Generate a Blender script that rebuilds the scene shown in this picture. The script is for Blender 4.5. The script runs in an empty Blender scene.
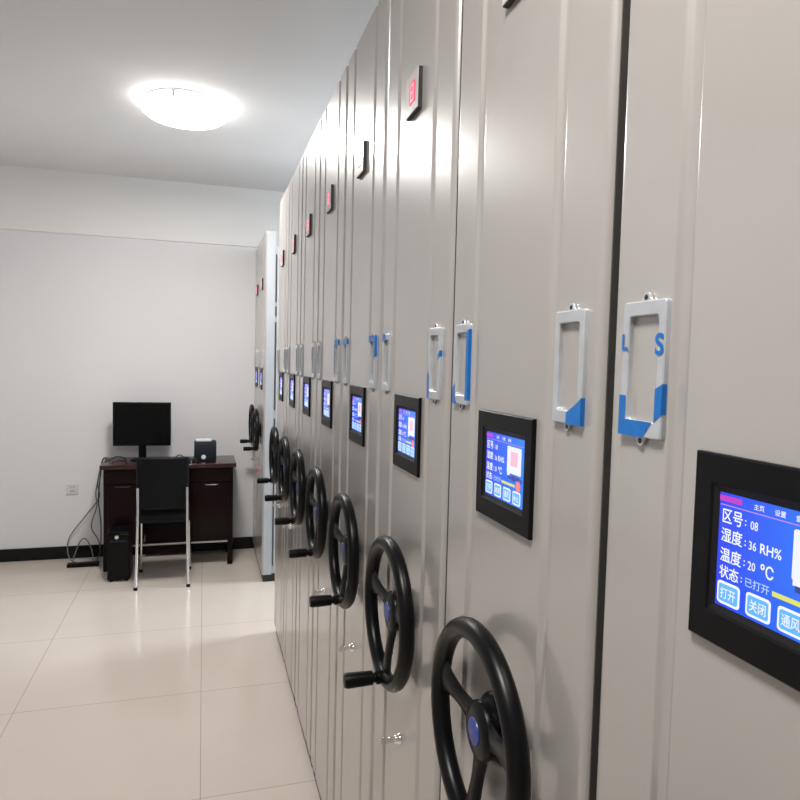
import bpy, bmesh, math, random
from mathutils import Vector, Matrix
random.seed(4)
PI = math.pi
SC = bpy.context.scene
COL = SC.collection
A = 0.409          # plane of the cabinet fronts
P = 0.463          # cabinet pitch along the row
S1 = 0.607         # first joint
WD = P - 0.005     # cabinet width
YW = 5.60          # back wall
ZC = 2.985         # ceiling
XL, XR, YB = -2.7, 3.9, -2.2

# ------------------------------------------------------------------ materials
def mat(name, color, rough=0.5, metal=0.0, spec=0.5, coat=0.0, coat_rough=0.1, emit=None, estr=1.0,
        noise=None, bump=0.0, bscale=200.0):
    m = bpy.data.materials.new(name); m.use_nodes = True
    nt = m.node_tree; b = nt.nodes['Principled BSDF']
    c = tuple(color) + (1.0,)
    b.inputs['Base Color'].default_value = c
    b.inputs['Roughness'].default_value = rough
    b.inputs['Metallic'].default_value = metal
    b.inputs['Specular IOR Level'].default_value = spec
    b.inputs['Coat Weight'].default_value = coat
    b.inputs['Coat Roughness'].default_value = coat_rough
    if emit:
        b.inputs['Emission Color'].default_value = tuple(emit) + (1.0,)
        b.inputs['Emission Strength'].default_value = estr
    tc = nt.nodes.new('ShaderNodeTexCoord')
    if noise:
        sc, amt = noise
        n = nt.nodes.new('ShaderNodeTexNoise'); n.inputs['Scale'].default_value = sc
        n.inputs['Detail'].default_value = 4
        r = nt.nodes.new('ShaderNodeValToRGB')
        r.color_ramp.elements[0].color = tuple(max(0, x * (1 - amt)) for x in color) + (1,)
        r.color_ramp.elements[1].color = tuple(x * (1 + amt) for x in color) + (1,)
        r.color_ramp.elements[0].position = 0.3; r.color_ramp.elements[1].position = 0.7
        nt.links.new(tc.outputs['Object'], n.inputs['Vector'])
        nt.links.new(n.outputs['Fac'], r.inputs['Fac'])
        nt.links.new(r.outputs['Color'], b.inputs['Base Color'])
    if bump:
        n2 = nt.nodes.new('ShaderNodeTexNoise'); n2.inputs['Scale'].default_value = bscale
        bp = nt.nodes.new('ShaderNodeBump'); bp.inputs['Strength'].default_value = bump
        bp.inputs['Distance'].default_value = 0.002
        nt.links.new(tc.outputs['Object'], n2.inputs['Vector'])
        nt.links.new(n2.outputs['Fac'], bp.inputs['Height'])
        nt.links.new(bp.outputs['Normal'], b.inputs['Normal'])
    return m

UIK = .62
def glossy_emit(nt, s):
    e = nt.nodes.new('ShaderNodeBsdfPrincipled')
    e.inputs['Base Color'].default_value = (.02, .02, .03, 1); e.inputs['Roughness'].default_value = .12
    e.inputs['Specular IOR Level'].default_value = .45
    e.inputs['Emission Strength'].default_value = s * UIK
    return e

def emis(name, color, s):
    m = bpy.data.materials.new(name); m.use_nodes = True
    nt = m.node_tree; nt.nodes.clear()
    o = nt.nodes.new('ShaderNodeOutputMaterial')
    if s > 5:
        e = nt.nodes.new('ShaderNodeEmission'); e.inputs['Color'].default_value = tuple(color) + (1,)
        e.inputs['Strength'].default_value = s
    else:
        e = glossy_emit(nt, s); e.inputs['Emission Color'].default_value = tuple(color) + (1,)
    nt.links.new(e.outputs[0], o.inputs['Surface'])
    return m

M = {}
M['wall'] = mat('white wall paint', (.695, .69, .70), .75, noise=(1.3, .015), bump=.05, bscale=90)
M['lit_band'] = mat('lit upper wall paint', (.76, .75, .735), .75, noise=(1.3, .015))  # paler than the wall: daylight on its upper part put into the colour
M['ceil'] = mat('ceiling paint', (.70, .69, .68), .85, noise=(1.0, .02))
M['steel'] = mat('beige painted steel', (.345, .326, .308), .36, spec=.42, noise=(2.5, .02), bump=.02, bscale=260, coat=.95, coat_rough=.17)
M['steel'].node_tree.nodes['Principled BSDF'].inputs['Coat IOR'].default_value = 1.85
M['steel_side'] = mat('pale grey painted steel', (.40, .425, .45), .4, noise=(3, .02))  # bluish tint holds the aisle daylight
M['steel_dark'] = mat('shadow steel', (.12, .11, .10), .6, noise=(5, .05))
M['plinth'] = mat('dark plinth', (.015, .013, .012), .5, noise=(8, .1))
M['gap_shade'] = mat('dark gap shade', (.045, .042, .040), .7, noise=(30, .1))  # shade inside the cabinet joints, as a dark colour
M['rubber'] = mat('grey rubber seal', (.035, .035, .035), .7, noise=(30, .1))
M['bezel'] = mat('black panel plastic', (.003, .003, .0035), .38, spec=.16, noise=(40, .08))
M['bezel_in'] = mat('dark inner bezel', (.010, .010, .011), .4, spec=.2, noise=(40, .08))
M['wheel'] = mat('black wheel plastic', (.002, .002, .0024), .34, spec=.22, noise=(60, .1))
M['handle'] = mat('black handle rubber', (.0015, .0015, .0015), .45, spec=.15, noise=(60, .1))
M['bluecap'] = mat('blue hub cap', (.02, .045, .24), .35, noise=(80, .1))
M['holder'] = mat('white silvery label holder', (.47, .49, .52), .3, metal=.3, noise=(60, .05))
M['film'] = mat('blue protective film', (.0, .13, .45), .35, noise=(90, .12))
M['film_w'] = mat('pale film', (.70, .73, .77), .4, noise=(90, .05))
M['chrome'] = mat('chrome', (.75, .75, .76), .12, metal=1.0, noise=(50, .03))
M['hole'] = mat('screw dark', (.05, .05, .055), .4, metal=.6, noise=(90, .1))
M['led_box'] = mat('black display sides', (.012, .012, .012), .5, noise=(50, .1))
M['led_face'] = mat('black acrylic', (.02, .018, .018), .08, spec=.9, coat=1.0, coat_rough=.05, noise=(50, .05))
M['led_plate'] = mat('pale display plate', (.55, .53, .52), .25, coat=.3, noise=(50, .03))
M['led_win'] = mat('red display window', (.25, .01, .03), .15, emit=(.9, .06, .14), estr=.5, noise=(50, .05))
M['led'] = mat('red led', (.5, .01, .03), .3, emit=(1, .25, .32), estr=.8, noise=(50, .05))
M['redtag'] = mat('red plastic', (.75, .06, .09), .35, noise=(50, .05))
M['wood'] = None
M['base'] = mat('black baseboard tile', (.004, .0035, .0035), .2, spec=.25, noise=(9, .3))
M['black'] = mat('black plastic', (.003, .003, .0035), .4, spec=.15, noise=(40, .1))
M['screen_off'] = mat('switched off screen', (.003, .0032, .0035), .25, spec=.15, noise=(20, .05))
M['leather'] = mat('black leatherette', (.003, .0035, .0045), .45, spec=.15, noise=(60, .15), bump=.1, bscale=400)
M['device'] = mat('dark slate plastic', (.008, .011, .018), .4, spec=.3, noise=(40, .1))
M['paper'] = mat('white paper', (.75, .77, .8), .6, noise=(40, .02))
M['cable'] = mat('grey cable', (.13, .13, .135), .5, noise=(60, .1))
M['cable_b'] = mat('black cable', (.02, .02, .022), .5, noise=(60, .1))
M['socket'] = mat('white socket plastic', (.62, .61, .62), .35, noise=(30, .02))
M['lampbase'] = mat('lamp rim', (.8, .8, .8), .4, noise=(30, .02))
M['glass'] = emis('lamp diffuser', (1, .99, .975), 7.5)
M['rail'] = mat('steel floor rail', (.45, .45, .46), .3, metal=.9, noise=(30, .08))
M['door'] = mat('pale door paint', (.55, .53, .5), .5, noise=(4, .03))

# dark mahogany with grain
def wood():
    m = bpy.data.materials.new('dark mahogany'); m.use_nodes = True
    nt = m.node_tree; b = nt.nodes['Principled BSDF']
    tc = nt.nodes.new('ShaderNodeTexCoord'); mp = nt.nodes.new('ShaderNodeMapping')
    mp.inputs['Scale'].default_value = (3, 40, 40)
    n = nt.nodes.new('ShaderNodeTexNoise'); n.inputs['Scale'].default_value = 2; n.inputs['Detail'].default_value = 6
    r = nt.nodes.new('ShaderNodeValToRGB')
    r.color_ramp.elements[0].color = (.003, .0008, .0010, 1); r.color_ramp.elements[1].color = (.009, .0018, .002, 1)
    nt.links.new(tc.outputs['Object'], mp.inputs['Vector']); nt.links.new(mp.outputs[0], n.inputs['Vector'])
    nt.links.new(n.outputs['Fac'], r.inputs['Fac']); nt.links.new(r.outputs[0], b.inputs['Base Color'])
    b.inputs['Roughness'].default_value = .35; b.inputs['Specular IOR Level'].default_value = .15
    return m
M['wood'] = wood()
M['wood_top'] = mat('polished mahogany top', (.030, .0035, .005), .22, noise=(12, .25), coat=.15, coat_rough=.08)

# polished floor tile
def floor_mat():
    m = bpy.data.materials.new('polished cream tile'); m.use_nodes = True
    nt = m.node_tree; b = nt.nodes['Principled BSDF']
    tc = nt.nodes.new('ShaderNodeTexCoord')
    br = nt.nodes.new('ShaderNodeTexBrick')
    br.offset = 0; br.inputs['Scale'].default_value = 1
    br.inputs['Brick Width'].default_value = .8; br.inputs['Row Height'].default_value = .8
    br.inputs['Mortar Size'].default_value = .0016; br.inputs['Mortar Smooth'].default_value = .2
    br.inputs['Color1'].default_value = (.60, .535, .47, 1); br.inputs['Color2'].default_value = (.62, .55, .485, 1)
    br.inputs['Mortar'].default_value = (.33, .29, .25, 1)
    nt.links.new(tc.outputs['Object'], br.inputs['Vector'])
    n = nt.nodes.new('ShaderNodeTexNoise'); n.inputs['Scale'].default_value = 2.2; n.inputs['Detail'].default_value = 6
    mx = nt.nodes.new('ShaderNodeMixRGB'); mx.blend_type = 'MULTIPLY'; mx.inputs[0].default_value = .12
    nt.links.new(tc.outputs['Object'], n.inputs['Vector'])
    nt.links.new(br.outputs['Color'], mx.inputs[1]); nt.links.new(n.outputs['Fac'], mx.inputs[2])
    nt.links.new(mx.outputs[0], b.inputs['Base Color'])
    b.inputs['Roughness'].default_value = .16
    b.inputs['Specular IOR Level'].default_value = .6
    n2 = nt.nodes.new('ShaderNodeTexNoise'); n2.inputs['Scale'].default_value = 5
    bp = nt.nodes.new('ShaderNodeBump'); bp.inputs['Strength'].default_value = .12; bp.inputs['Distance'].default_value = .01
    nt.links.new(tc.outputs['Object'], n2.inputs['Vector']); nt.links.new(n2.outputs['Fac'], bp.inputs['Height'])
    nt.links.new(bp.outputs['Normal'], b.inputs['Normal'])
    return m
M['floor'] = floor_mat()
DAY = 175
def pane():
    m = bpy.data.materials.new('window glass'); m.use_nodes = True; nt = m.node_tree; nt.nodes.clear()
    o = nt.nodes.new('ShaderNodeOutputMaterial'); t = nt.nodes.new('ShaderNodeBsdfTransparent'); g = nt.nodes.new('ShaderNodeBsdfGlossy')
    g.inputs['Roughness'].default_value = .02; x = nt.nodes.new('ShaderNodeMixShader'); x.inputs[0].default_value = .06
    nt.links.new(t.outputs[0], x.inputs[1]); nt.links.new(g.outputs[0], x.inputs[2]); nt.links.new(x.outputs[0], o.inputs[0])
    return m
M['pane'] = pane()

# lit panel background: deep blue at the left to cyan-blue at the right
def screen_mat():
    m = bpy.data.materials.new('blue lit screen'); m.use_nodes = True
    nt = m.node_tree; nt.nodes.clear()
    o = nt.nodes.new('ShaderNodeOutputMaterial'); e = glossy_emit(nt, 1.0)
    tc = nt.nodes.new('ShaderNodeTexCoord'); sx = nt.nodes.new('ShaderNodeSeparateXYZ')
    mr = nt.nodes.new('ShaderNodeMapRange'); mr.inputs[1].default_value = .061; mr.inputs[2].default_value = -.061
    r = nt.nodes.new('ShaderNodeValToRGB')
    r.color_ramp.elements[0].color = (.006, .035, .80, 1); r.color_ramp.elements[1].color = (.01, .20, .85, 1)
    nt.links.new(tc.outputs['Object'], sx.inputs[0]); nt.links.new(sx.outputs['Y'], mr.inputs[0])
    nt.links.new(mr.outputs[0], r.inputs[0]); nt.links.new(r.outputs[0], e.inputs['Emission Color'])
    nt.links.new(e.outputs[0], o.inputs[0])
    return m
M['screen'] = screen_mat()
M['ui_white'] = emis('screen white', (.82, .88, 1), 1.0)
M['ui_soft'] = emis('screen pale blue', (.45, .62, 1), .9)
M['ui_cyan'] = emis('screen cyan', (.10, .55, 1), .9)
M['ui_btn'] = emis('screen button', (.12, .48, .98), .9)
M['ui_pink'] = emis('screen magenta', (.55, .02, .55), .9)
M['ui_lilac'] = emis('screen lilac', (.45, .25, .85), .9)
M['ui_card'] = emis('screen card', (.78, .80, .98), 1.0)
M['ui_rose'] = emis('screen rose', (.85, .50, .62), .95)
M['ui_navy'] = emis('screen navy', (.03, .04, .25), .9)
M['ui_yellow'] = emis('screen yellow', (.75, .75, .12), .9)
M['ui_red'] = emis('screen red', (.95, .22, .25), .9)

# ------------------------------------------------------------------ mesh helpers
def link(name, bm, m, parent=None, loc=(0, 0, 0), smooth=None, rot=(0, 0, 0)):
    me = bpy.data.meshes.new(name)
    bmesh.ops.recalc_face_normals(bm, faces=bm.faces)
    bm.to_mesh(me); bm.free()
    ms = m if isinstance(m, (list, tuple)) else [m]
    for x in ms: me.materials.append(x)
    if smooth is not None:
        for p in me.polygons: p.use_smooth = True
        me.set_sharp_from_angle(angle=math.radians(smooth))
    o = bpy.data.objects.new(name, me); COL.objects.link(o)
    o.location = loc; o.rotation_euler = rot
    if parent: o.parent = parent
    return o

def box(bm, x0, x1, y0, y1, z0, z1, bev=0.0, seg=2, mi=0, mtx=None):
    t = bmesh.new()
    bmesh.ops.create_cube(t, size=1.0)
    for v in t.verts:
        v.co = Vector((x0 + (v.co.x + .5) * (x1 - x0), y0 + (v.co.y + .5) * (y1 - y0), z0 + (v.co.z + .5) * (z1 - z0)))
    if bev: bmesh.ops.bevel(t, geom=list(t.edges), offset=bev, segments=seg, affect='EDGES', profile=.6)
    if mtx: t.transform(mtx)
    for f in t.faces: f.material_index = mi
    merge(bm, t)

def merge(bm, t):
    me = bpy.data.meshes.new('tmp'); t.to_mesh(me); t.free(); bm.from_mesh(me); bpy.data.meshes.remove(me)

def lathe(bm, prof, axis='Z', seg=32, loc=(0, 0, 0), mi=0, mtx=None):
    """prof: list of (radius, height); closed with fans where radius is 0."""
    t = bmesh.new(); rings = []
    for r, h in prof:
        if r < 1e-6: rings.append([t.verts.new((0, 0, h))])
        else: rings.append([t.verts.new((r * math.cos(2 * PI * i / seg), r * math.sin(2 * PI * i / seg), h)) for i in range(seg)])
    for a, b in zip(rings, rings[1:]):
        for i in range(seg):
            j = (i + 1) % seg
            if len(a) == 1 and len(b) == 1: continue
            if len(a) == 1: t.faces.new((a[0], b[i], b[j]))
            elif len(b) == 1: t.faces.new((a[i], a[j], b[0]))
            else: t.faces.new((a[i], a[j], b[j], b[i]))
    mm = {'Z': Matrix.Identity(4), 'X': Matrix.Rotation(PI / 2, 4, 'Y'), '-X': Matrix.Rotation(-PI / 2, 4, 'Y'),
          'Y': Matrix.Rotation(-PI / 2, 4, 'X')}[axis]
    t.transform(Matrix.Translation(loc) @ mm)
    if mtx: t.transform(mtx)
    for f in t.faces: f.material_index = mi
    merge(bm, t)

def tube(bm, pts, r, seg=8, mi=0, closed=False):
    pts = [Vector(p) for p in pts]; rings = []; n = len(pts)
    rr = r if isinstance(r, (list, tuple)) else [r] * n
    up = Vector((0, 0, 1)); prev = None
    for i, p in enumerate(pts):
        if closed: d = pts[(i + 1) % n] - pts[i - 1]
        else: d = pts[min(i + 1, n - 1)] - pts[max(i - 1, 0)]
        d.normalize()
        if prev is None:
            s = d.cross(up if abs(d.z) < .9 else Vector((0, 1, 0))).normalized()
        else:
            s = (prev - d * prev.dot(d)).normalized()
        prev = s; q = d.cross(s)
        rings.append([bm.verts.new(p + (s * math.cos(2 * PI * k / seg) + q * math.sin(2 * PI * k / seg)) * rr[i]) for k in range(seg)])
    rng = range(n) if closed else range(n - 1)
    for i in rng:
        a, b = rings[i], rings[(i + 1) % n]
        off = 0
        if closed and i == n - 1:
            off = min(range(seg), key=lambda k: (a[0].co - b[k].co).length)
        for k in range(seg):
            f = bm.faces.new((a[k], a[(k + 1) % seg], b[(k + 1 + off) % seg], b[(k + off) % seg])); f.material_index = mi
    if not closed:
        bm.faces.new(rings[0]); bm.faces.new(list(reversed(rings[-1])))

def smooth_path(pts, sub=6):
    pts = [Vector(p) for p in pts]; out = []
    for i in range(len(pts) - 1):
        p0 = pts[max(i - 1, 0)]; p1 = pts[i]; p2 = pts[i + 1]; p3 = pts[min(i + 2, len(pts) - 1)]
        for k in range(sub):
            t = k / sub
            out.append(.5 * ((2 * p1) + (-p0 + p2) * t + (2 * p0 - 5 * p1 + 4 * p2 - p3) * t * t + (-p0 + 3 * p1 - 3 * p2 + p3) * t ** 3))
    out.append(pts[-1]); return out

def poly(bm, pts, mi=0):
    f = bm.faces.new([bm.verts.new(p) for p in pts]); f.material_index = mi; return f

def empty(name, loc, rz=0):
    o = bpy.data.objects.new(name, None); COL.objects.link(o); o.location = loc; o.rotation_euler = (0, 0, rz)
    o.empty_display_size = .1
    return o

def tag(o, label, cat, group=None):
    o['label'] = label; o['category'] = cat
    if group: o['group'] = group
    return o

def struct(name, bm, m, parent=None, **k):
    o = link(name, bm, m, parent, **k)
    if not parent: o['kind'] = 'structure'
    return o

# ------------------------------------------------------------------ room shell
def slab(name, m, *b):
    bm = bmesh.new(); box(bm, *b); return struct(name, bm, m)
slab('floor', M['floor'], XL, XR, YB, YW, -.1, 0)
slab('ceiling', M['ceil'], XL - .1, XR + .1, YB - .1, YW + .1, ZC, ZC + .1)
slab('wall_back', M['wall'], XL, XR, YW, YW + .1, 0, ZC)
slab('wall_left', M['wall'], XL - .1, XL, YB, YW, 0, ZC)
WY0, WY1, WZ0, WZ1 = 3.55, 5.05, .9, 2.8
bm = bmesh.new()
box(bm, XR, XR + .1, YB, WY0, 0, ZC); box(bm, XR, XR + .1, WY1, YW, 0, ZC)
box(bm, XR, XR + .1, WY0, WY1, 0, WZ0); box(bm, XR, XR + .1, WY0, WY1, WZ1, ZC)
struct('wall_right', bm, M['wall'])
bm = bmesh.new()
for y in (WY0 + .025, (WY0 + WY1) / 2, WY1 - .025): box(bm, XR + .02, XR + .07, y - .025, y + .025, WZ0, WZ1, .003, 1)
for z in (WZ0 + .025, WZ1 - .025): box(bm, XR + .02, XR + .07, WY0 + .05, WY1 - .05, z - .025, z + .025, .003, 1)
win = struct('window_1', bm, M['socket'])
bm = bmesh.new(); box(bm, XR + .042, XR + .048, WY0 + .05, WY1 - .05, WZ0 + .05, WZ1 - .05); link('pane', bm, M['pane'], win)
dl_ = bpy.data.lights.new('daylight', 'AREA'); dl_.shape = 'RECTANGLE'; dl_.size = 1.9; dl_.size_y = 1.5; dl_.energy = DAY; dl_.color = (.86, .93, 1)
do = bpy.data.objects.new('daylight', dl_); COL.objects.link(do); do.location = (XR + .25, (WY0 + WY1) / 2, (WZ0 + WZ1) / 2)
do.rotation_euler = (0, PI / 2, 0)
slab('wall_front', M['wall'], XL, XR, YB - .1, YB, 0, ZC)
bm = bmesh.new(); box(bm, XL, XR, YW - .010, YW + .02, 2.515, ZC + .01, .005, 3); struct('trim_1', bm, M['lit_band'], smooth=40)  # added shallow band whose edge stands in for the shadow line on the wall
bm = bmesh.new(); box(bm, XL, XR, YW - .012, YW + .02, 0.0, .098, .002, 1); struct('baseboard_back', bm, M['base'])
bm = bmesh.new(); box(bm, XL - .02, XL + .012, YB, YW - .012, 0.0, .098, .002, 1); struct('baseboard_left', bm, M['base'])
# door in the wall behind the camera
bm = bmesh.new()
box(bm, -1.55, -.65, YB, YB + .03, 0.005, 2.05, .004, 1)
for z0, z1 in ((.25, .95), (1.1, 1.85)): box(bm, -1.42, -.78, YB + .028, YB + .04, z0, z1, .006, 2)
d1 = struct('door_1', bm, M['door'], smooth=30)
bm = bmesh.new(); box(bm, -1.65, -1.55, YB, YB + .05, 0, 2.15, .004, 1); box(bm, -.65, -.55, YB, YB + .05, 0, 2.15, .004, 1)
box(bm, -1.55, -.65, YB, YB + .05, 2.05, 2.15, .004, 1); link('door_frame', bm, M['socket'], d1)
bm = bmesh.new(); lathe(bm, [(0, 0), (.025, 0), (.025, .008), (.01, .012), (.01, .05), (0, .05)], 'Y', 20, (-.74, YB + .03, 1.0))
box(bm, -.86, -.73, YB + .07, YB + .085, .99, 1.012, .004, 2); link('door_handle', bm, M['chrome'], d1, smooth=40)

# ------------------------------------------------------------------ screen text
def text_mesh(items, m, name, parent, sw, sh, x):
    """items: (string, u, v centre, height in v).  Built from font outlines, one flat mesh."""
    bm = bmesh.new()
    for s, u, v, hgt, wmax in items:
        c = bpy.data.curves.new('t', 'FONT'); c.body = s; c.size = 1.0; c.resolution_u = 2
        c.offset = .012
        o = bpy.data.objects.new('t', c); COL.objects.link(o)
        dg = bpy.context.evaluated_depsgraph_get(); dg.update()
        me = bpy.data.meshes.new_from_object(o.evaluated_get(dg))
        if len(me.vertices):
            xs = [q.co.x for q in me.vertices]; ys = [q.co.y for q in me.vertices]
            k = hgt * sh / (max(ys) - min(ys)); yc = (max(ys) + min(ys)) / 2; x0 = min(xs)
            kx = k
            if wmax: kx = wmax * sw / (max(xs) - x0)
            t = bmesh.new(); t.from_mesh(me)
            for q in t.verts:
                X, Y = q.co.x, q.co.y
                q.co = Vector((x, sw / 2 - u * sw - (X - x0) * kx, -sh / 2 + v * sh + (Y - yc) * k))
            merge(bm, t)
        bpy.data.objects.remove(o); bpy.data.curves.remove(c); bpy.data.meshes.remove(me)
    return link(name, bm, m, parent)

def rrect(cu, cv, w, h, r, n=4):
    out = []
    for sx, sy, a0 in ((1, 1, 0), (-1, 1, PI / 2), (-1, -1, PI), (1, -1, 1.5 * PI)):
        for i in range(n + 1):
            a = a0 + PI / 2 * i / n
            out.append((cu + sx * (w / 2 - r) + r * math.cos(a), cv + sy * (h / 2 - r) + r * math.sin(a)))
    return out

# ------------------------------------------------------------------ the mobile cabinet
HT = 2.49; HB = 2.385
def end_profile(flare=0.0):
    hw = WD / 2; pr = []
    def side(s):
        L = []
        L.append((s * hw, .070)); L.append((s * hw, .012))
        for i in range(1, 7):
            a = PI / 2 * i / 6
            L.append((s * (hw - .010 * (1 - math.cos(a))), .012 - .012 * math.sin(a)))
        L += [(s * (hw - .0125), 0.0), (s * (hw - .022), 0.0), (s * (hw - .0925), 0.0), (s * (hw - .0935), 0.0), (s * (hw - .0955), .0012), (s * (hw - .098), .0045), (s * (hw - .1005), .0052),
              (s * (hw - .1100), .0052), (s * (hw - .1130), .0045), (s * (hw - .1165), .0010), (s * (hw - .119), 0.0), (s * (hw - .1202), 0.0)]
        return L
    r = side(-1); l = side(1); l.reverse()
    return r + l            # (y, x)

def make_cabinet():
    root = empty('mobile_filing_cabinet', (A, 0, 0))
    # carcass behind the end panel
    bm = bmesh.new(); box(bm, .068, 2.65, -WD / 2 + .004, WD / 2 - .004, .06, HB, .003, 1)
    for s in (-1, 1):                                  # vertical posts of the shelving bays
        for xx in (.10, .95, 1.80, 2.60): box(bm, xx - .018, xx + .018, s * (WD / 2 - .004) - .002, s * (WD / 2 - .004) + .0035, .07, HB - .002, .001, 1)
    link('carcass', bm, M['steel_side'], root)
    # end panel with pressed grooves
    pr = end_profile(); bm = bmesh.new()
    zs = [.055, HT]
    rows = [[bm.verts.new((x, y, z)) for y, x in pr] for z in zs]
    n = len(pr)
    for i in range(n - 1):
        fc = bm.faces.new((rows[0][i], rows[0][i + 1], rows[1][i + 1], rows[1][i]))
        if i in (0, n - 2): fc.material_index = 1  # side faces of the beige panel coloured paler and bluer for aisle daylight
    bm.faces.new((rows[0][n - 1], rows[0][0], rows[1][0], rows[1][n - 1]))
    bm.faces.new(rows[1]); bm.faces.new(list(reversed(rows[0])))
    link('end_panel', bm, [M['steel'], M['steel_side']], root, smooth=50)
    bm = bmesh.new(); box(bm, .010, 2.64, -WD / 2 + .012, WD / 2 - .012, .002, .056, .002, 1)
    link('plinth', bm, M['plinth'], root)
    # dark seal on the aisle sides, broken where the latches sit
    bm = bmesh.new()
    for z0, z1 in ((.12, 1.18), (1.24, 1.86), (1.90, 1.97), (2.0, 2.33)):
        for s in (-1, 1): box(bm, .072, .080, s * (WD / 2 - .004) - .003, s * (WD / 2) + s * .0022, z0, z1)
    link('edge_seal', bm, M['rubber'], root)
    # number display
    bm = bmesh.new(); box(bm, -.0085, .002, -.041, .041, 2.102, 2.182, .0004, 1)
    nd = link('number_display', bm, M['led_box'], root)
    bm = bmesh.new(); box(bm, -.0095, -.0080, -.0400, .0412, 2.1038, 2.1820, .0003, 1)
    link('display_plate', bm, M['led_plate'], nd)
    bm = bmesh.new(); poly(bm, [(-.0098, y, z) for y, z in rrect(-.004, 2.143, .042, .044, .004)])
    link('display_window', bm, M['led_win'], nd)
    bm = bmesh.new()
    for (y0, y1, z0, z1) in ((-.014, -.009, 2.126, 2.160), (.003, .008, 2.126, 2.160), (-.014, .008, 2.156, 2.161), (-.014, .008, 2.1405, 2.1455), (-.014, .008, 2.125, 2.130)):
        box(bm, -.0103, -.0097, y0, y1, z0, z1)
    link('led_digit', bm, M['led'], nd)
    # control panel
    pw, ph, pz, px = .178, .157, 1.453, 0.0
    sw, sh, sz = .124, .093, 1.4545
    bm = bmesh.new()
    def ring(y, z, x): return [bm.verts.new((x, s * y, z0 + t * z)) for (s, t) in ((1, 1), (-1, 1), (-1, -1), (1, -1)) for z0 in (None,) ] if False else None
    def rect(hy, hz, x, cz): return [bm.verts.new((x, a * hy, cz + b * hz)) for a, b in ((1, 1), (-1, 1), (-1, -1), (1, -1))]
    R = [rect(pw / 2, ph / 2, .001, pz), rect(pw / 2, ph / 2, -.0045, pz), rect(pw / 2 - .0015, ph / 2 - .0015, -.006, pz),
         rect(sw / 2 + .007, sh / 2 + .007, -.006, sz), rect(sw / 2 + .005, sh / 2 + .005, -.0045, sz), rect(sw / 2, sh / 2, -.0020, sz)]
    for a, b in zip(R, R[1:]):
        for i in range(4):
            f = bm.faces.new((a[i], a[(i + 1) % 4], b[(i + 1) % 4], b[i]))
            if b is R[5]: f.material_index = 1
    bm.faces.new(R[5])
    cp = link('control_panel', bm, [M['bezel'], M['bezel_in']], root)
    def U(u, v, x): return (x, sw / 2 - u * sw, sz - sh / 2 + v * sh)
    bm = bmesh.new(); poly(bm, [(0, sw / 2, -sh / 2), (0, -sw / 2, -sh / 2), (0, -sw / 2, sh / 2), (0, sw / 2, sh / 2)])
    link('display_screen', bm, M['screen'], cp, loc=(-.0024, 0, sz))
    X1, X2, X3 = -.0027, -.0030, -.0033
    def shape(name, m, polys, x):
        bm = bmesh.new()
        for pl in polys: poly(bm, [U(u, v, x) for u, v in pl])
        return link(name, bm, m, cp)
    R4 = lambda u0, u1, v0, v1: [(u0, v0), (u1, v0), (u1, v1), (u0, v1)]
    shape('title_bar', M['ui_pink'], [R4(.0, .19, .925, .975)], X1)
    shape('title_line', M['ui_lilac'], [R4(.01, .99, .888, .898)], X1)
    # status card and marks of the right half (the code pattern itself is left blank)
    shape('screen_card', M['ui_card'], [rrect(.765, .66, .35, .40, .02), R4(.60, .66, .42, .5)], X1)
    shape('card_square', M['ui_rose'], [R4(.68, .86, .575, .79)], X2)
    shape('screen_marks', M['ui_navy'], [R4(.62, .70, .375, .425), R4(.72, .80, .36, .44), R4(.82, .91, .375, .435), R4(.93, .97, .36, .42)], X2)
    shape('yellow_bar', M['ui_yellow'], [R4(.46, .80, .272, .312)], X1)
    shape('red_mark', M['ui_red'], [[(.885 + .055 * math.cos(t * PI / 8), .305 + .085 * math.sin(t * PI / 8)) for t in range(16)]], X2)
    for k in range(4):
        cu = .115 + .245 * k
        fr = shape('screen_button', M['ui_white'], [rrect(cu, .125, .195, .20, .03)], X1)
        shape('button_face', M['ui_btn'], [rrect(cu, .125, .165, .155, .02)], X2)
    tx = []
    tx += [('区号', .035, .80, .125, .17), (':', .225, .79, .05, None), ('湿度', .03, .635, .125, .18), (':', .23, .62, .05, None),
           ('温度', .03, .46, .125, .18), (':', .23, .45, .05, None), ('状态', .03, .31, .115, .165), (':', .215, .30, .045, None),
           ('RH%', .355, .62, .085, .16), ('℃', .365, .445, .11, .10)]
    t0 = text_mesh(tx, M['ui_white'], 'screen_text', cp, sw, sh, X2); t0.location = (0, 0, sz)
    t1 = text_mesh([('08', .27, .785, .075, .06), ('36', .265, .615, .075, .06), ('20', .265, .445, .075, .06)], M['ui_card'], 'screen_numbers', cp, sw, sh, X2)
    t1.location = (0, 0, sz)
    t2 = text_mesh([('已打开', .25, .30, .08, .19)], M['ui_soft'], 'status_text', cp, sw, sh, X2); t2.location = (0, 0, sz)
    t3 = text_mesh([('打开', .05, .125, .10, .13), ('关闭', .295, .125, .10, .13), ('通风', .54, .125, .10, .13), ('停止', .785, .125, .10, .13)],
                   M['ui_card'], 'button_text', cp, sw, sh, X3); t3.location = (0, 0, sz)
    t4 = text_mesh([('主页', .29, .945, .05, .08), ('设置', .45, .945, .05, .08), ('查询', .60, .945, .05, .08)], M['ui_card'], 'tab_text', cp, sw, sh, X2)
    t4.location = (0, 0, sz)
    # hand wheel
    WZ = 1.076; RX = -.035; RR = .1425; TR = .0155
    wh = empty('handwheel', (0, 0, WZ)); wh.parent = root
    bm = bmesh.new()
    N = 64; S = 12; rg = []
    for i in range(N):
        a = 2 * PI * i / N
        rg.append([bm.verts.new((RX + .0155 * math.cos(b) , (RR + TR * math.sin(b)) * math.cos(a), (RR + TR * math.sin(b)) * math.sin(a)))
                   for b in [2 * PI * k / S for k in range(S)]])
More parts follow.
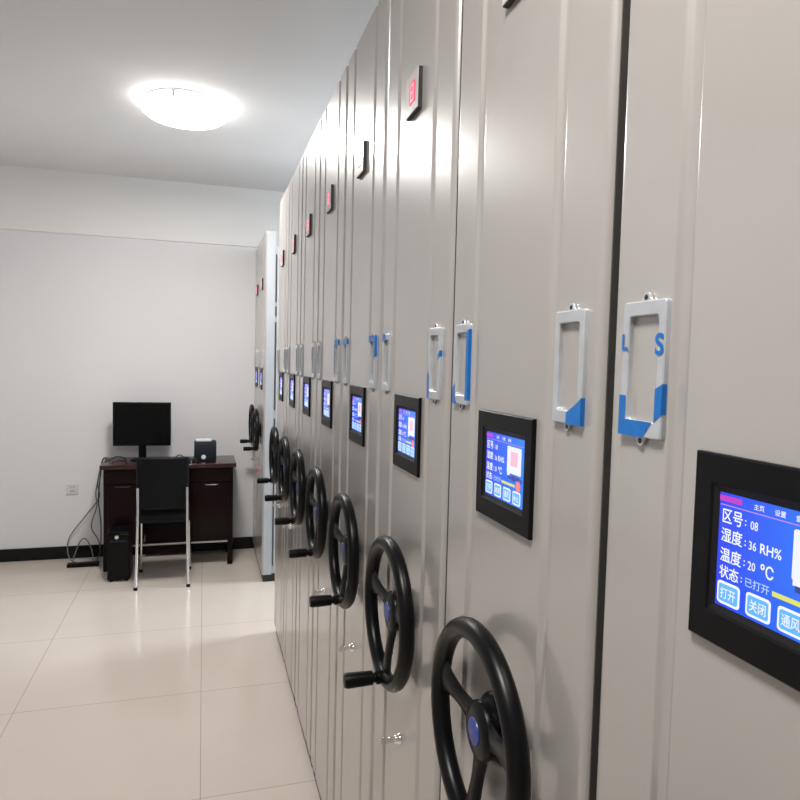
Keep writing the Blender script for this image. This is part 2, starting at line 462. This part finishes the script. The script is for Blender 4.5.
    for i in range(N):
        for k in range(S):
            bm.faces.new((rg[i][k], rg[i][(k + 1) % S], rg[(i + 1) % N][(k + 1) % S], rg[(i + 1) % N][k]))
    link('wheel_rim', bm, M['wheel'], wh, smooth=60)
    for ang in (12, 168, 270):
        a = math.radians(ang); d = Vector((0, math.cos(a), math.sin(a))); s = Vector((0, -math.sin(a), math.cos(a)))
        bm = bmesh.new(); rows = []
        for t in range(9):
            q = t / 8; r = .022 + (RR - .026) * q
            w = (.026 - .012 * math.sin(PI * min(1, q * 1.15)) + .004 * q ** 3); x = -.022 + (RX + .022) * (q * q * (3 - 2 * q)); th = .0075 - .002 * q
            c = d * r + Vector((x, 0, 0))
            rows.append([bm.verts.new(c + s * (w * cc) + Vector((th * ss, 0, 0))) for cc, ss in ((1, 0), (.7, .8), (0, 1), (-.7, .8), (-1, 0), (-.7, -.8), (0, -1), (.7, -.8))])
        for p_, q_ in zip(rows, rows[1:]):
            for k in range(8): bm.faces.new((p_[k], p_[(k + 1) % 8], q_[(k + 1) % 8], q_[k]))
        bm.faces.new(rows[0]); bm.faces.new(rows[-1])
        link('wheel_spoke', bm, M['wheel'], wh, smooth=60)
    bm = bmesh.new()
    lathe(bm, [(0, -.002), (.050, -.002), (.050, .005), (.046, .010), (.040, .014), (.040, .020), (.042, .024), (.041, .028), (.036, .033), (.024, .035), (0, .035)], '-X', 36)
    link('wheel_hub', bm, M['wheel'], wh, smooth=45)
    bm = bmesh.new(); lathe(bm, [(0, .0340), (.020, .0340), (.019, .0365), (.012, .038), (0, .0385)], '-X', 28)
    link('hub_cap', bm, M['bluecap'], wh, smooth=45)
    bm = bmesh.new()
    lathe(bm, [(0, .036), (.0135, .036), (.0145, .056), (.010, .058), (.010, .063), (.0145, .065), (.0155, .095), (.0160, .117), (.014, .124), (0, .125)], '-X', 24, (0, 0, -RR + .003))
    link('crank_handle', bm, M['handle'], wh, smooth=45)
    # lock
    bm = bmesh.new()
    lathe(bm, [(0, -.002), (.0125, -.002), (.0125, .003), (.010, .006), (.0085, .011), (0, .012)], '-X', 24, (0, 0, .795))
    box(bm, -.030, -.010, -.0012, .0012, .789, .801, .0004, 1); lathe(bm, [(0, 0), (.009, 0), (.009, .002), (0, .002)], 'Y', 18, (-.034, -.001, .795))
    link('key_lock', bm, M['chrome'], root, smooth=40)
    return root

# label holder: ring (outer .065 x .130) with two eared screw tabs; v,u in metres about its centre
HW, HH = .0325, .0655
def holder(parent, yc, blue, white=()):
    bm = bmesh.new(); zc = 1.599
    outer = rrect(0, 0, 2 * HW, 2 * HH, .003, 3)
    inner = rrect(0, .0005, 2 * HW - .0205, 2 * HH - .030, .004, 3)
    n = len(outer)
    def layer(pts, x): return [bm.verts.new((x, yc - u, zc + v)) for u, v in pts]
    def inset(pts, d, s): return [(u - s * d * (1 if u > 0 else -1), v - s * d * (1 if v > 0 else -1)) for u, v in pts]
    L = [layer(outer, .0005), layer(outer, -.0048), layer(inset(outer, .0012, 1), -.0060), layer(inset(inner, .0012, -1), -.0060),
         layer(inner, -.0048), layer(inner, .0005)]
    for a, b in zip(L, L[1:]):
        for i in range(n): bm.faces.new((a[i], a[(i + 1) % n], b[(i + 1) % n], b[i]))
    for s in (1, -1):
        t = bmesh.new()
        pts = [(-.009, 0), (-.0065, .003)] + [(.0052 * math.cos(a), .0045 + .0050 * math.sin(a)) for a in [PI - PI * k / 8 for k in range(9)]] + [(.0065, .003), (.009, 0)]
        f0 = [t.verts.new((-.001, yc - u, zc + s * (HH - .001 + v))) for u, v in pts]
        f1 = [t.verts.new((-.0038, yc - u, zc + s * (HH - .001 + v))) for u, v in pts]
        t.faces.new(f0); t.faces.new(f1)
        for i in range(len(pts)): j = (i + 1) % len(pts); t.faces.new((f0[i], f0[j], f1[j], f1[i]))
        merge(bm, t)
    ring_o = link('label_holder', bm, M['holder'], parent, smooth=35)
    for s in (1, -1):
        bm = bmesh.new()
        lathe(bm, [(0, .003), (.0026, .003), (.0026, .0044), (.0016, .0050), (0, .0050)], '-X', 14, (0, yc, zc + s * (HH + .0035)))
        link('screw', bm, M['hole'], ring_o, smooth=40)
    # remains of protective film lying on the ring: polygons in (0..1, 0..1)
    if blue:
        bm = bmesh.new()
        for pl in blue:
            poly(bm, [(-.0065, yc - (u - .5) * 2 * HW, zc + (v - .5) * 2 * HH) for u, v in pl])
        # film wraps round the outer edges where it reaches them
        for pl in blue:
            k = len(pl)
            for i in range(k):
                (u0, v0), (u1, v1) = pl[i], pl[(i + 1) % k]
                for e in (0, 1):
                    if u0 == e and u1 == e:
                        y = yc - (e - .5) * 2 * (HW + .0003)
                        poly(bm, [(-.0065, y, zc + (v0 - .5) * 2 * HH), (-.0065, y, zc + (v1 - .5) * 2 * HH), (-.001, y, zc + (v1 - .5) * 2 * HH), (-.001, y, zc + (v0 - .5) * 2 * HH)])
        link('blue_film', bm, M['film'], ring_o)
    return ring_o

def film_text(o, s, yc, u, v, h):
    c = bpy.data.curves.new('t', 'FONT'); c.body = s; c.size = 1; c.offset = .03
    t = bpy.data.objects.new('t', c); COL.objects.link(t)
    dg = bpy.context.evaluated_depsgraph_get(); dg.update()
    me = bpy.data.meshes.new_from_object(t.evaluated_get(dg)); bm = bmesh.new(); bm.from_mesh(me)
    xs = [q.co.x for q in bm.verts]; ys = [q.co.y for q in bm.verts]; k = h / (max(ys) - min(ys))
    for q in bm.verts:
        X, Y = (q.co.x - (min(xs) + max(xs)) / 2) * k, (q.co.y - (min(ys) + max(ys)) / 2) * k
        q.co = Vector((-.0067, yc - (u - .5) * 2 * HW - X, 1.599 + (v - .5) * 2 * HH + Y))
    link('film_letter', bm, M['film'], o)
    bpy.data.objects.remove(t); bpy.data.curves.remove(c); bpy.data.meshes.remove(me)

def copy_tree(o, parent=None):
    c = o.copy(); COL.objects.link(c); c.parent = parent
    for ch in list(o.children): copy_tree(ch, c)
    return c

proto = make_cabinet()
L_, R_ = .155, .845       # inner edges of the ring in u
Tn, Bn = .88, .12
low_blue = [[(0, 0), (.62, 0), (.90, .22), (.84, .12), (L_, .12), (L_, .36), (0, .36)]]
F = {   # cabinet index: (film on the far holder, film on the near holder)
 1: ([[(0, .0), (.60, 0), (.80, .12), (0, .12)], [(0, .12), (L_, .12), (L_, .30), (0, .30)], [(R_, .12), (.84, .12), (1, .18), (1, .40), (R_, .36)]], []),
 2: ([[(R_, .06), (1, .06), (1, .93), (R_, .90)], [(0, 0), (.30, 0), (L_, .10), (L_, .26), (0, .20)]],
     [[(.52, 0), (1, 0), (1, .24), (.84, .18), (.52, .10)]]),
 3: ([[(.0, .88), (.5, .88), (.4, 1), (0, 1)]],
     [[(0, 0), (L_, .0), (L_, .34), (0, .38)], [(R_, .54), (1, .60), (1, .68), (R_, .62)]]),
 4: ([[(0, .88), (1, .88), (1, 1), (0, 1)]],
     [[(0, .88), (1, .88), (1, 1), (0, 1)], [(R_, .55), (1, .60), (1, .88), (R_, .88)]]),
 5: ([[(0, .4), (L_, .4), (L_, .7), (0, .72)]],
     [[(0, .88), (1, .88), (1, 1), (0, 1)], [(0, .25), (L_, .2), (L_, .88), (0, .88)]]),
 6: ([], [[(0, .5), (L_, .5), (L_, .8), (0, .8)]]),
 7: ([[(0, .55), (L_, .5), (L_, .82), (0, .8)]], []),
 8: ([], [[(0, .3), (L_, .3), (L_, .6), (0, .6)]]),
 9: ([], []), 10: ([], []),
}
labels = {
 1: 'nearest beige mobile cabinet, label holder half covered in blue film with letter S',
 2: 'second nearest beige mobile cabinet, white label holder with blue film corner beside dark gap',
 3: 'third nearest beige mobile cabinet, between the half hidden wheel and the fourth cabinet',
 4: 'fourth nearest beige mobile cabinet, its number display lost in the bright lamp reflection',
 5: 'fifth nearest beige mobile cabinet, red number display just below the lamp reflection',
 6: 'sixth nearest beige mobile cabinet in the long row, third from its far end',
 7: 'seventh nearest beige mobile cabinet, second from the far end of the long row',
 8: 'farthest beige cabinet of the long row, standing at the edge of the open aisle',
 9: 'first cabinet beyond the open aisle, daylit pale blue side showing and red tag on its lock',
 10: 'last cabinet of all, standing against the white back wall beyond the aisle',
}
cabs = {}
for k in range(1, 11):
    if k <= 8: y = S1 + P * (k - 1.5)
    else: y = 4.700 + P / 2 * .965 + (k - 9) * .452
    o = proto if k == 1 else copy_tree(proto)
    o.location = (A, y, 0)
    if k == 1: o.location.y -= .001; o.scale = (1, .974, 1)
    if k > 8: o.scale = (1, .965, 1)
    tag(o, labels[k], 'filing cabinet', 'mobile filing cabinets in a row')
    cabs[k] = o
for k in range(1, 11):
    far, near = F[k]
    a = holder(cabs[k], P / 2 - .0622, far); holder(cabs[k], -(P / 2 - .0622), near)
    if k == 1:
        film_text(a, 'S', P / 2 - .0622, .90, .68, .021); film_text(a, 'L', P / 2 - .0622, .085, .70, .016)
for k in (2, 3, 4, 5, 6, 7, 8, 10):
    bm = bmesh.new(); box(bm, .008, .066, -WD / 2 - .0013, -WD / 2 + .001, .07, HT - .01)  # dark strip added in each joint to paint the shade of the gap
    link('gap_shade_strip', bm, M['gap_shade'], cabs[k])
# red key tag on the far cabinets
for k in (9,):
    bm = bmesh.new(); box(bm, -.030, -.020, -.022, .010, .765, .792, .004, 2); box(bm, -.022, -.018, -.002, .002, .79, .805, .001, 1)
    link('red_key_tag', bm, M['redtag'], cabs[k], smooth=40)

# floor rails the cabinets run on
for i, x in enumerate((1.05, 2.45)):
    bm = bmesh.new(); box(bm, x - .02, x + .02, .2, 5.58, -.004, .0015, .0005, 1)
    r = struct('trim_%d' % (i + 2), bm, M['rail'])

# ------------------------------------------------------------------ ceiling lamps
def make_lamp(x, y, label):
    root = empty('ceiling_lamp', (x, y, ZC))
    bm = bmesh.new(); lathe(bm, [(0, .002), (.205, .002), (.215, -.010), (.215, -.024), (.205, -.028), (0, -.028)], 'Z', 56)
    link('lamp_base', bm, M['lampbase'], root, smooth=40)
    bm = bmesh.new(); lathe(bm, [(.221, -.020), (.226, -.03), (.222, -.055), (.200, -.072), (.15, -.083), (.08, -.088), (0, -.090)], 'Z', 56)
    link('diffuser', bm, M['glass'], root, smooth=60)
    bm = bmesh.new()
    for t in range(3):
        a = t * 2 * PI / 3 + .3
        box(bm, .216, .231, -.008, .008, -.052, -.012, .002, 2, mtx=Matrix.Rotation(a, 4, 'Z'))
    link('clip', bm, M['chrome'], root)
    tag(root, label, 'ceiling lamp')
    return root
def area(name, loc, size, power, parent=None, color=(1, .97, .93)):
    l = bpy.data.lights.new(name, 'AREA'); l.shape = 'DISK'; l.size = size; l.energy = power; l.color = color
    o = bpy.data.objects.new(name, l); COL.objects.link(o); o.location = loc
    if parent: o.parent = parent
    return o
l1 = make_lamp(-.107, 3.88, 'round white glowing ceiling lamp in front of the back wall')
l2 = make_lamp(-.3, .25, 'round white ceiling lamp above the aisle beside the nearest cabinet')
l3 = make_lamp(2.2, 3.0, 'round white ceiling lamp hanging over the cabinet tops')
LP = {'l1': 23, 'l2': 24, 'l3': 13}
area('lamp_light', (0, 0, -.094), .42, LP['l1'], l1)
area('lamp_light', (0, 0, -.094), .42, LP['l2'], l2)
area('lamp_light', (0, 0, -.094), .42, LP['l3'], l3)

# ------------------------------------------------------------------ desk
DX0, DX1, DY0, DY1, DZ = -.707, .236, 5.17, 5.58, .795
desk = empty('office_desk', ((DX0 + DX1) / 2, (DY0 + DY1) / 2, 0))
tag(desk, 'dark mahogany desk with two pedestals against the white back wall', 'desk')
inv = Vector(desk.location)
def dl(x0, x1, y0, y1, z0, z1): return (x0 - inv.x, x1 - inv.x, y0 - inv.y, y1 - inv.y, z0, z1)
bm = bmesh.new(); box(bm, *dl(DX0 - .012, DX1 + .012, DY0 - .015, DY1, DZ - .032, DZ), .005, 3); link('desktop', bm, M['wood_top'], desk, smooth=40)
for side, (x0, x1) in enumerate(((DX0 + .01, DX0 + .275), (DX1 - .33, DX1 - .01))):
    bm = bmesh.new(); box(bm, *dl(x0, x1, DY0 + .022, DY1 - .03, .19, DZ - .032), .002, 1)
    ped = link('pedestal', bm, M['wood'], desk)
    bm = bmesh.new(); box(bm, *dl(x0 + .006, x1 - .006, DY0 + .004, DY0 + .022, .655, DZ - .042), .003, 2); link('drawer_front', bm, M['wood'], ped, smooth=40)
    bm = bmesh.new(); box(bm, *dl(x0 + .006, x1 - .006, DY0 + .004, DY0 + .022, .20, .645), .003, 2)
    box(bm, *dl(x0 + .035, x1 - .035, DY0 + .000, DY0 + .006, .235, .61), .003, 2); link('door_front', bm, M['wood'], ped, smooth=40)
    bm = bmesh.new(); xm = (x0 + x1) / 2
    tube(bm, [(xm - .045 - inv.x, DY0 + .004 - inv.y, .634), (xm - .043 - inv.x, DY0 - .014 - inv.y, .634), (xm + .043 - inv.x, DY0 - .014 - inv.y, .634), (xm + .045 - inv.x, DY0 + .004 - inv.y, .634)], .004, 8)
    link('pull_handle', bm, M['hole'] if side == 0 else M['rail'], ped, smooth=60)
bm = bmesh.new(); box(bm, *dl(DX0 + .275, DX1 - .33, DY1 - .07, DY1 - .05, .02, DZ - .032), .002, 1); link('back_board', bm, M['wood'], desk)
bm = bmesh.new(); box(bm, *dl(DX0 + .275, DX1 - .33, DY0 + .01, DY1 - .07, DZ - .10, DZ - .032), .002, 1); link('center_drawer', bm, M['wood'], desk)
for x in (DX0 + .028, DX1 - .028):
    for y in (DY0 + .035, DY1 - .05):
        bm = bmesh.new(); box(bm, *dl(x - .02, x + .02, y - .02, y + .02, 0, .19), .003, 1); link('leg', bm, M['wood'], desk)
bm = bmesh.new(); tube(bm, [(DX0 + .04 - inv.x, DY0 + .03 - inv.y, .183), (DX1 - .04 - inv.x, DY0 + .03 - inv.y, .183)], .009, 10); link('foot_rail', bm, M['rail'], desk, smooth=60)

# ------------------------------------------------------------------ monitor
mon = empty('computer_monitor', (-.45, 5.41, DZ)); mon.rotation_euler = (0, 0, math.radians(-2))
tag(mon, 'black flat computer monitor, switched off, standing on the desk', 'monitor')
bm = bmesh.new(); lathe(bm, [(0, 0), (.085, 0), (.085, .006), (.07, .012), (.02, .016), (0, .016)], 'Z', 36)
link('stand_base', bm, M['black'], mon, smooth=40)
bm = bmesh.new(); box(bm, -.028, .028, .012, .030, .012, .22, .004, 2); link('stand_neck', bm, M['black'], mon, smooth=40)
bm = bmesh.new(); box(bm, -.21, .21, -.012, .016, .112, .448, .006, 3); box(bm, -.14, .14, .012, .04, .16, .39, .012, 3)
scr = link('monitor_housing', bm, M['black'], mon, smooth=40)
bm = bmesh.new(); box(bm, -.195, .195, -.0135, -.010, .130, .434); link('monitor_screen', bm, M['screen_off'], scr)
# ------------------------------------------------------------------ label printer
pr = empty('desktop_printer', (.018, 5.36, DZ)); tag(pr, 'small dark slate printer with white paper on top, right end of the desk', 'printer')
bm = bmesh.new()
prof = [(-.08, 0), (-.085, .05), (-.07, .135), (-.045, .15), (.06, .15), (.075, .13), (.08, 0)]
r0 = [bm.verts.new((-.083, y, z)) for y, z in prof]; r1 = [bm.verts.new((.083, y, z)) for y, z in prof]
bm.faces.new(r0); bm.faces.new(r1)
for i in range(len(prof)): j = (i + 1) % len(prof); bm.faces.new((r0[i], r0[j], r1[j], r1[i]))
bmesh.ops.bevel(bm, geom=list(bm.edges), offset=.005, segments=2, affect='EDGES')
link('printer_body', bm, M['device'], pr, smooth=40)
bm = bmesh.new(); box(bm, -.07, .045, -.045, .03, .1505, .166, .003, 2); link('paper_roll_cover', bm, M['paper'], pr, smooth=40)
bm = bmesh.new(); lathe(bm, [(0, 0), (.017, 0), (.017, .004), (.014, .006), (0, .006)], 'Y', 24); 
bt = link('round_badge', bm, M['paper'], pr, smooth=40); bt.location = (-.012, -.088, .035)

# ------------------------------------------------------------------ keyboard, mouse
kb = empty('keyboard', (-.28, 5.235, DZ)); tag(kb, 'black keyboard lying at the front of the desk behind the chair back', 'keyboard')
bm = bmesh.new(); box(bm, -.19, .19, -.06, .06, .002, .02, .004, 2); base = link('keyboard_base', bm, M['black'], kb, smooth=40)
bm = bmesh.new()
for r in range(5):
    for c in range(15):
        x = -.178 + c * .0245; y = -.048 + r * .0205
        box(bm, x, x + .021, y, y + .0175, .019, .0275, .0015, 1)
kk = link('keys', bm, M['device'], kb); kk['kind'] = 'stuff'
ms = empty('computer_mouse', (-.05, 5.225, DZ)); tag(ms, 'small black mouse beside the keyboard on the desk', 'mouse')
bm = bmesh.new(); bmesh.ops.create_uvsphere(bm, u_segments=24, v_segments=14, radius=1)
for v in bm.verts: v.co = Vector((v.co.x * .029, v.co.y * .05, max(0, v.co.z) * .034))
link('mouse_shell', bm, M['black'], ms, smooth=60)
bm = bmesh.new(); lathe(bm, [(0, -.003), (.006, -.003), (.006, .003), (0, .003)], 'X', 16, (0, -.028, .027)); link('scroll_wheel', bm, M['device'], ms, smooth=40)

# ------------------------------------------------------------------ computer tower
tw = empty('computer_tower', (-.565, 5.04, 0)); tag(tw, 'black computer tower on the floor in front of the left pedestal', 'computer')
bm = bmesh.new(); box(bm, -.075, .075, -.10, .11, .012, .355, .006, 3); link('tower_case', bm, M['black'], tw, smooth=40)
bm = bmesh.new(); box(bm, -.068, .068, -.112, -.099, .02, .345, .008, 3)
fp = link('front_cover', bm, M['screen_off'], tw, smooth=40)
bm = bmesh.new(); box(bm, -.055, .055, -.116, -.111, .285, .30, .002, 2); link('disc_tray', bm, M['device'], fp, smooth=40)
bm = bmesh.new(); lathe(bm, [(0, 0), (.013, 0), (.013, .004), (.010, .006), (0, .006)], 'Y', 20); pb = link('power_button', bm, M['chrome'], fp, smooth=40); pb.location = (-.01, -.117, .322)
for sx in (-.05, .05):
    for sy in (-.08, .08):
        bm = bmesh.new(); lathe(bm, [(0, 0), (.012, 0), (.014, .013), (0, .013)], 'Z', 14, (sx, sy, 0)); link('foot', bm, M['handle'], tw, smooth=40)

# ------------------------------------------------------------------ chair (its back to the camera)
ch = empty('office_chair', (-.262, 4.93, 0)); tag(ch, 'black padded visitor chair with chrome tube legs, pushed up to the desk', 'chair')
W2 = .162
def pad(x0, x1, y0, y1, z0, z1, bow, name):
    bm = bmesh.new(); box(bm, x0, x1, y0, y1, z0, z1, .014, 4)
    bmesh.ops.subdivide_edges(bm, edges=[e for e in bm.edges if e.calc_length() > .1], cuts=8, use_grid_fill=True)
    for v in bm.verts:
        v.co.y += bow * (1 - (v.co.x / W2) ** 2)
    return link(name, bm, M['leather'], ch, smooth=60)
pad(-.172, .172, -.165, -.13, .545, .905, -.018, 'backrest')
bm = bmesh.new(); box(bm, -.178, .178, -.15, .22, .445, .50, .018, 4); link('seat', bm, M['leather'], ch, smooth=60)
for s in (-1, 1):
    bm = bmesh.new()
    tube(bm, smooth_path([(s * .160, -.178, .70), (s * .160, -.180, .60), (s * .162, -.180, .45), (s * .166, -.186, .22), (s * .172, -.20, .012)], 4), .0095, 12)
    link('rear_leg', bm, M['chrome'], ch, smooth=60)
    bm = bmesh.new(); tube(bm, smooth_path([(s * .165, .16, .452), (s * .168, .175, .25), (s * .172, .20, .012)], 4), .0095, 12)
    link('front_leg', bm, M['chrome'], ch, smooth=60)
    bm = bmesh.new(); tube(bm, [(s * .162, -.180, .44), (s * .165, .162, .44)], .0095, 12); link('side_rail', bm, M['chrome'], ch, smooth=60)
    for y, z in ((-.20, 0), (.20, 0)):
        bm = bmesh.new(); lathe(bm, [(0, 0), (.014, 0), (.013, .02), (0, .02)], 'Z', 16, (s * (.172 if y < 0 else .172), y, 0)); link('foot_cap', bm, M['handle'], ch, smooth=60)
bm = bmesh.new(); tube(bm, [(-.166, .10, .44), (.166, .10, .44)], .0085, 10); link('seat_bar', bm, M['chrome'], ch, smooth=60)

# ------------------------------------------------------------------ wall socket
sk = empty('wall_socket', (-.975, YW, .548)); tag(sk, 'white square power socket on the back wall left of the desk', 'socket')
bm = bmesh.new(); box(bm, -.043, .043, -.008, .001, -.043, .043, .003, 3); link('socket_plate', bm, M['socket'], sk, smooth=40)
bm = bmesh.new()
for x, z, r in ((-.010, .016, .0), (.010, .016, .0), (0, -.012, 0), (-.012, -.018, 0), (.012, -.018, 0)):
    box(bm, x - .0022, x + .0022, -.0095, -.006, z - .006, z + .006, .0005, 1)
link('socket_slot', bm, M['hole'], sk)

# ------------------------------------------------------------------ cables
def cable(pts, r, m, label, name='power_cable', cat='cable', group='cables beside the desk'):
    bm = bmesh.new(); tube(bm, smooth_path(pts, 8), r, 8); o = link(name, bm, m, smooth=60); return tag(o, label, cat, group)
g = 'cables beside the desk'
cable([(-.70, 5.50, .800), (-.728, 5.52, .802), (-.752, 5.53, .77), (-.784, 5.54, .60), (-.777, 5.55, .48), (-.883, 5.56, .33), (-.982, 5.56, .19), (-1.0, 5.54, .10), (-.97, 5.47, .03), (-.90, 5.42, .008)], .0045, M['cable'],
      'grey cable sagging farthest left from the desk edge to the floor')
cable([(-.69, 5.46, .800), (-.728, 5.47, .803), (-.748, 5.48, .75), (-.792, 5.50, .54), (-.785, 5.50, .43), (-.825, 5.50, .27), (-.775, 5.50, .16), (-.76, 5.48, .06), (-.80, 5.42, .008)], .0045, M['cable'],
      'grey cable bending back toward the desk leg')
cable([(-.70, 5.42, .800), (-.727, 5.42, .803), (-.742, 5.43, .74), (-.765, 5.44, .50), (-.748, 5.44, .30), (-.752, 5.43, .10), (-.78, 5.38, .008)], .0045, M['cable_b'],
      'black cable hanging straight down beside the desk side')
cable([(-.95, 5.46, .007), (-.93, 5.50, .09), (-.90, 5.52, .16), (-.86, 5.50, .17), (-.82, 5.47, .10), (-.80, 5.44, .008)], .0045, M['cable'],
      'grey cable looping up from the floor against the baseboard')
cable([(-.68, 5.36, .800), (-.66, 5.33, .815), (-.62, 5.30, .84), (-.57, 5.31, .83), (-.56, 5.35, .802), (-.60, 5.37, .802), (-.65, 5.30, .802)], .004, M['cable_b'],
      'thin black cable coiled on the left end of the desk', 'coiled_cable', group=None)
cable([(-.20, 5.34, .800), (-.20, 5.35, .82), (-.17, 5.34, .84), (-.14, 5.37, .81), (-.18, 5.42, .802), (-.12, 5.44, .802), (-.07, 5.38, .802)], .004, M['cable_b'],
      'thin black cable tangled between monitor and printer', 'coiled_cable', group=None)
# power strip on the floor
ps = empty('power_strip', (-.86, 5.36, 0)); tag(ps, 'black power strip on the floor left of the desk', 'power strip')
bm = bmesh.new(); box(bm, -.11, .11, -.025, .025, 0, .03, .005, 2); link('strip_case', bm, M['black'], ps, smooth=40)
bm = bmesh.new()
for i in range(4): box(bm, -.095 + .05 * i, -.06 + .05 * i, -.017, .017, .0295, .032, .001, 1)
link('outlets', bm, M['device'], ps)

# ------------------------------------------------------------------ camera
import mathutils
f, yaw, pitch, roll = 657.135, .29149, .05743, .024625
cy, sy, cp, sp = math.cos(yaw), math.sin(yaw), math.cos(pitch), math.sin(pitch)
fw = Vector((sy * cp, cy * cp, -sp)); r = Vector((cy, -sy, 0)); u = r.cross(fw)
r2 = r * math.cos(roll) + u * math.sin(roll); u2 = -r * math.sin(roll) + u * math.cos(roll)
cam = bpy.data.cameras.new('camera'); co = bpy.data.objects.new('camera', cam); COL.objects.link(co)
co.matrix_world = Matrix(((r2.x, u2.x, -fw.x, 0), (r2.y, u2.y, -fw.y, 0), (r2.z, u2.z, -fw.z, 1.6), (0, 0, 0, 1)))
cam.sensor_fit = 'HORIZONTAL'; cam.sensor_width = 36; cam.lens = 36 * f / 800; cam.clip_start = .02
SC.camera = co

w = bpy.data.worlds.new('world'); SC.world = w; w.use_nodes = True
w.node_tree.nodes['Background'].inputs[0].default_value = (.8, .85, 1, 1); w.node_tree.nodes['Background'].inputs[1].default_value = .3
SC.view_settings.view_transform = 'Standard'; SC.view_settings.look = 'None'
SC.view_settings.exposure = 0.85
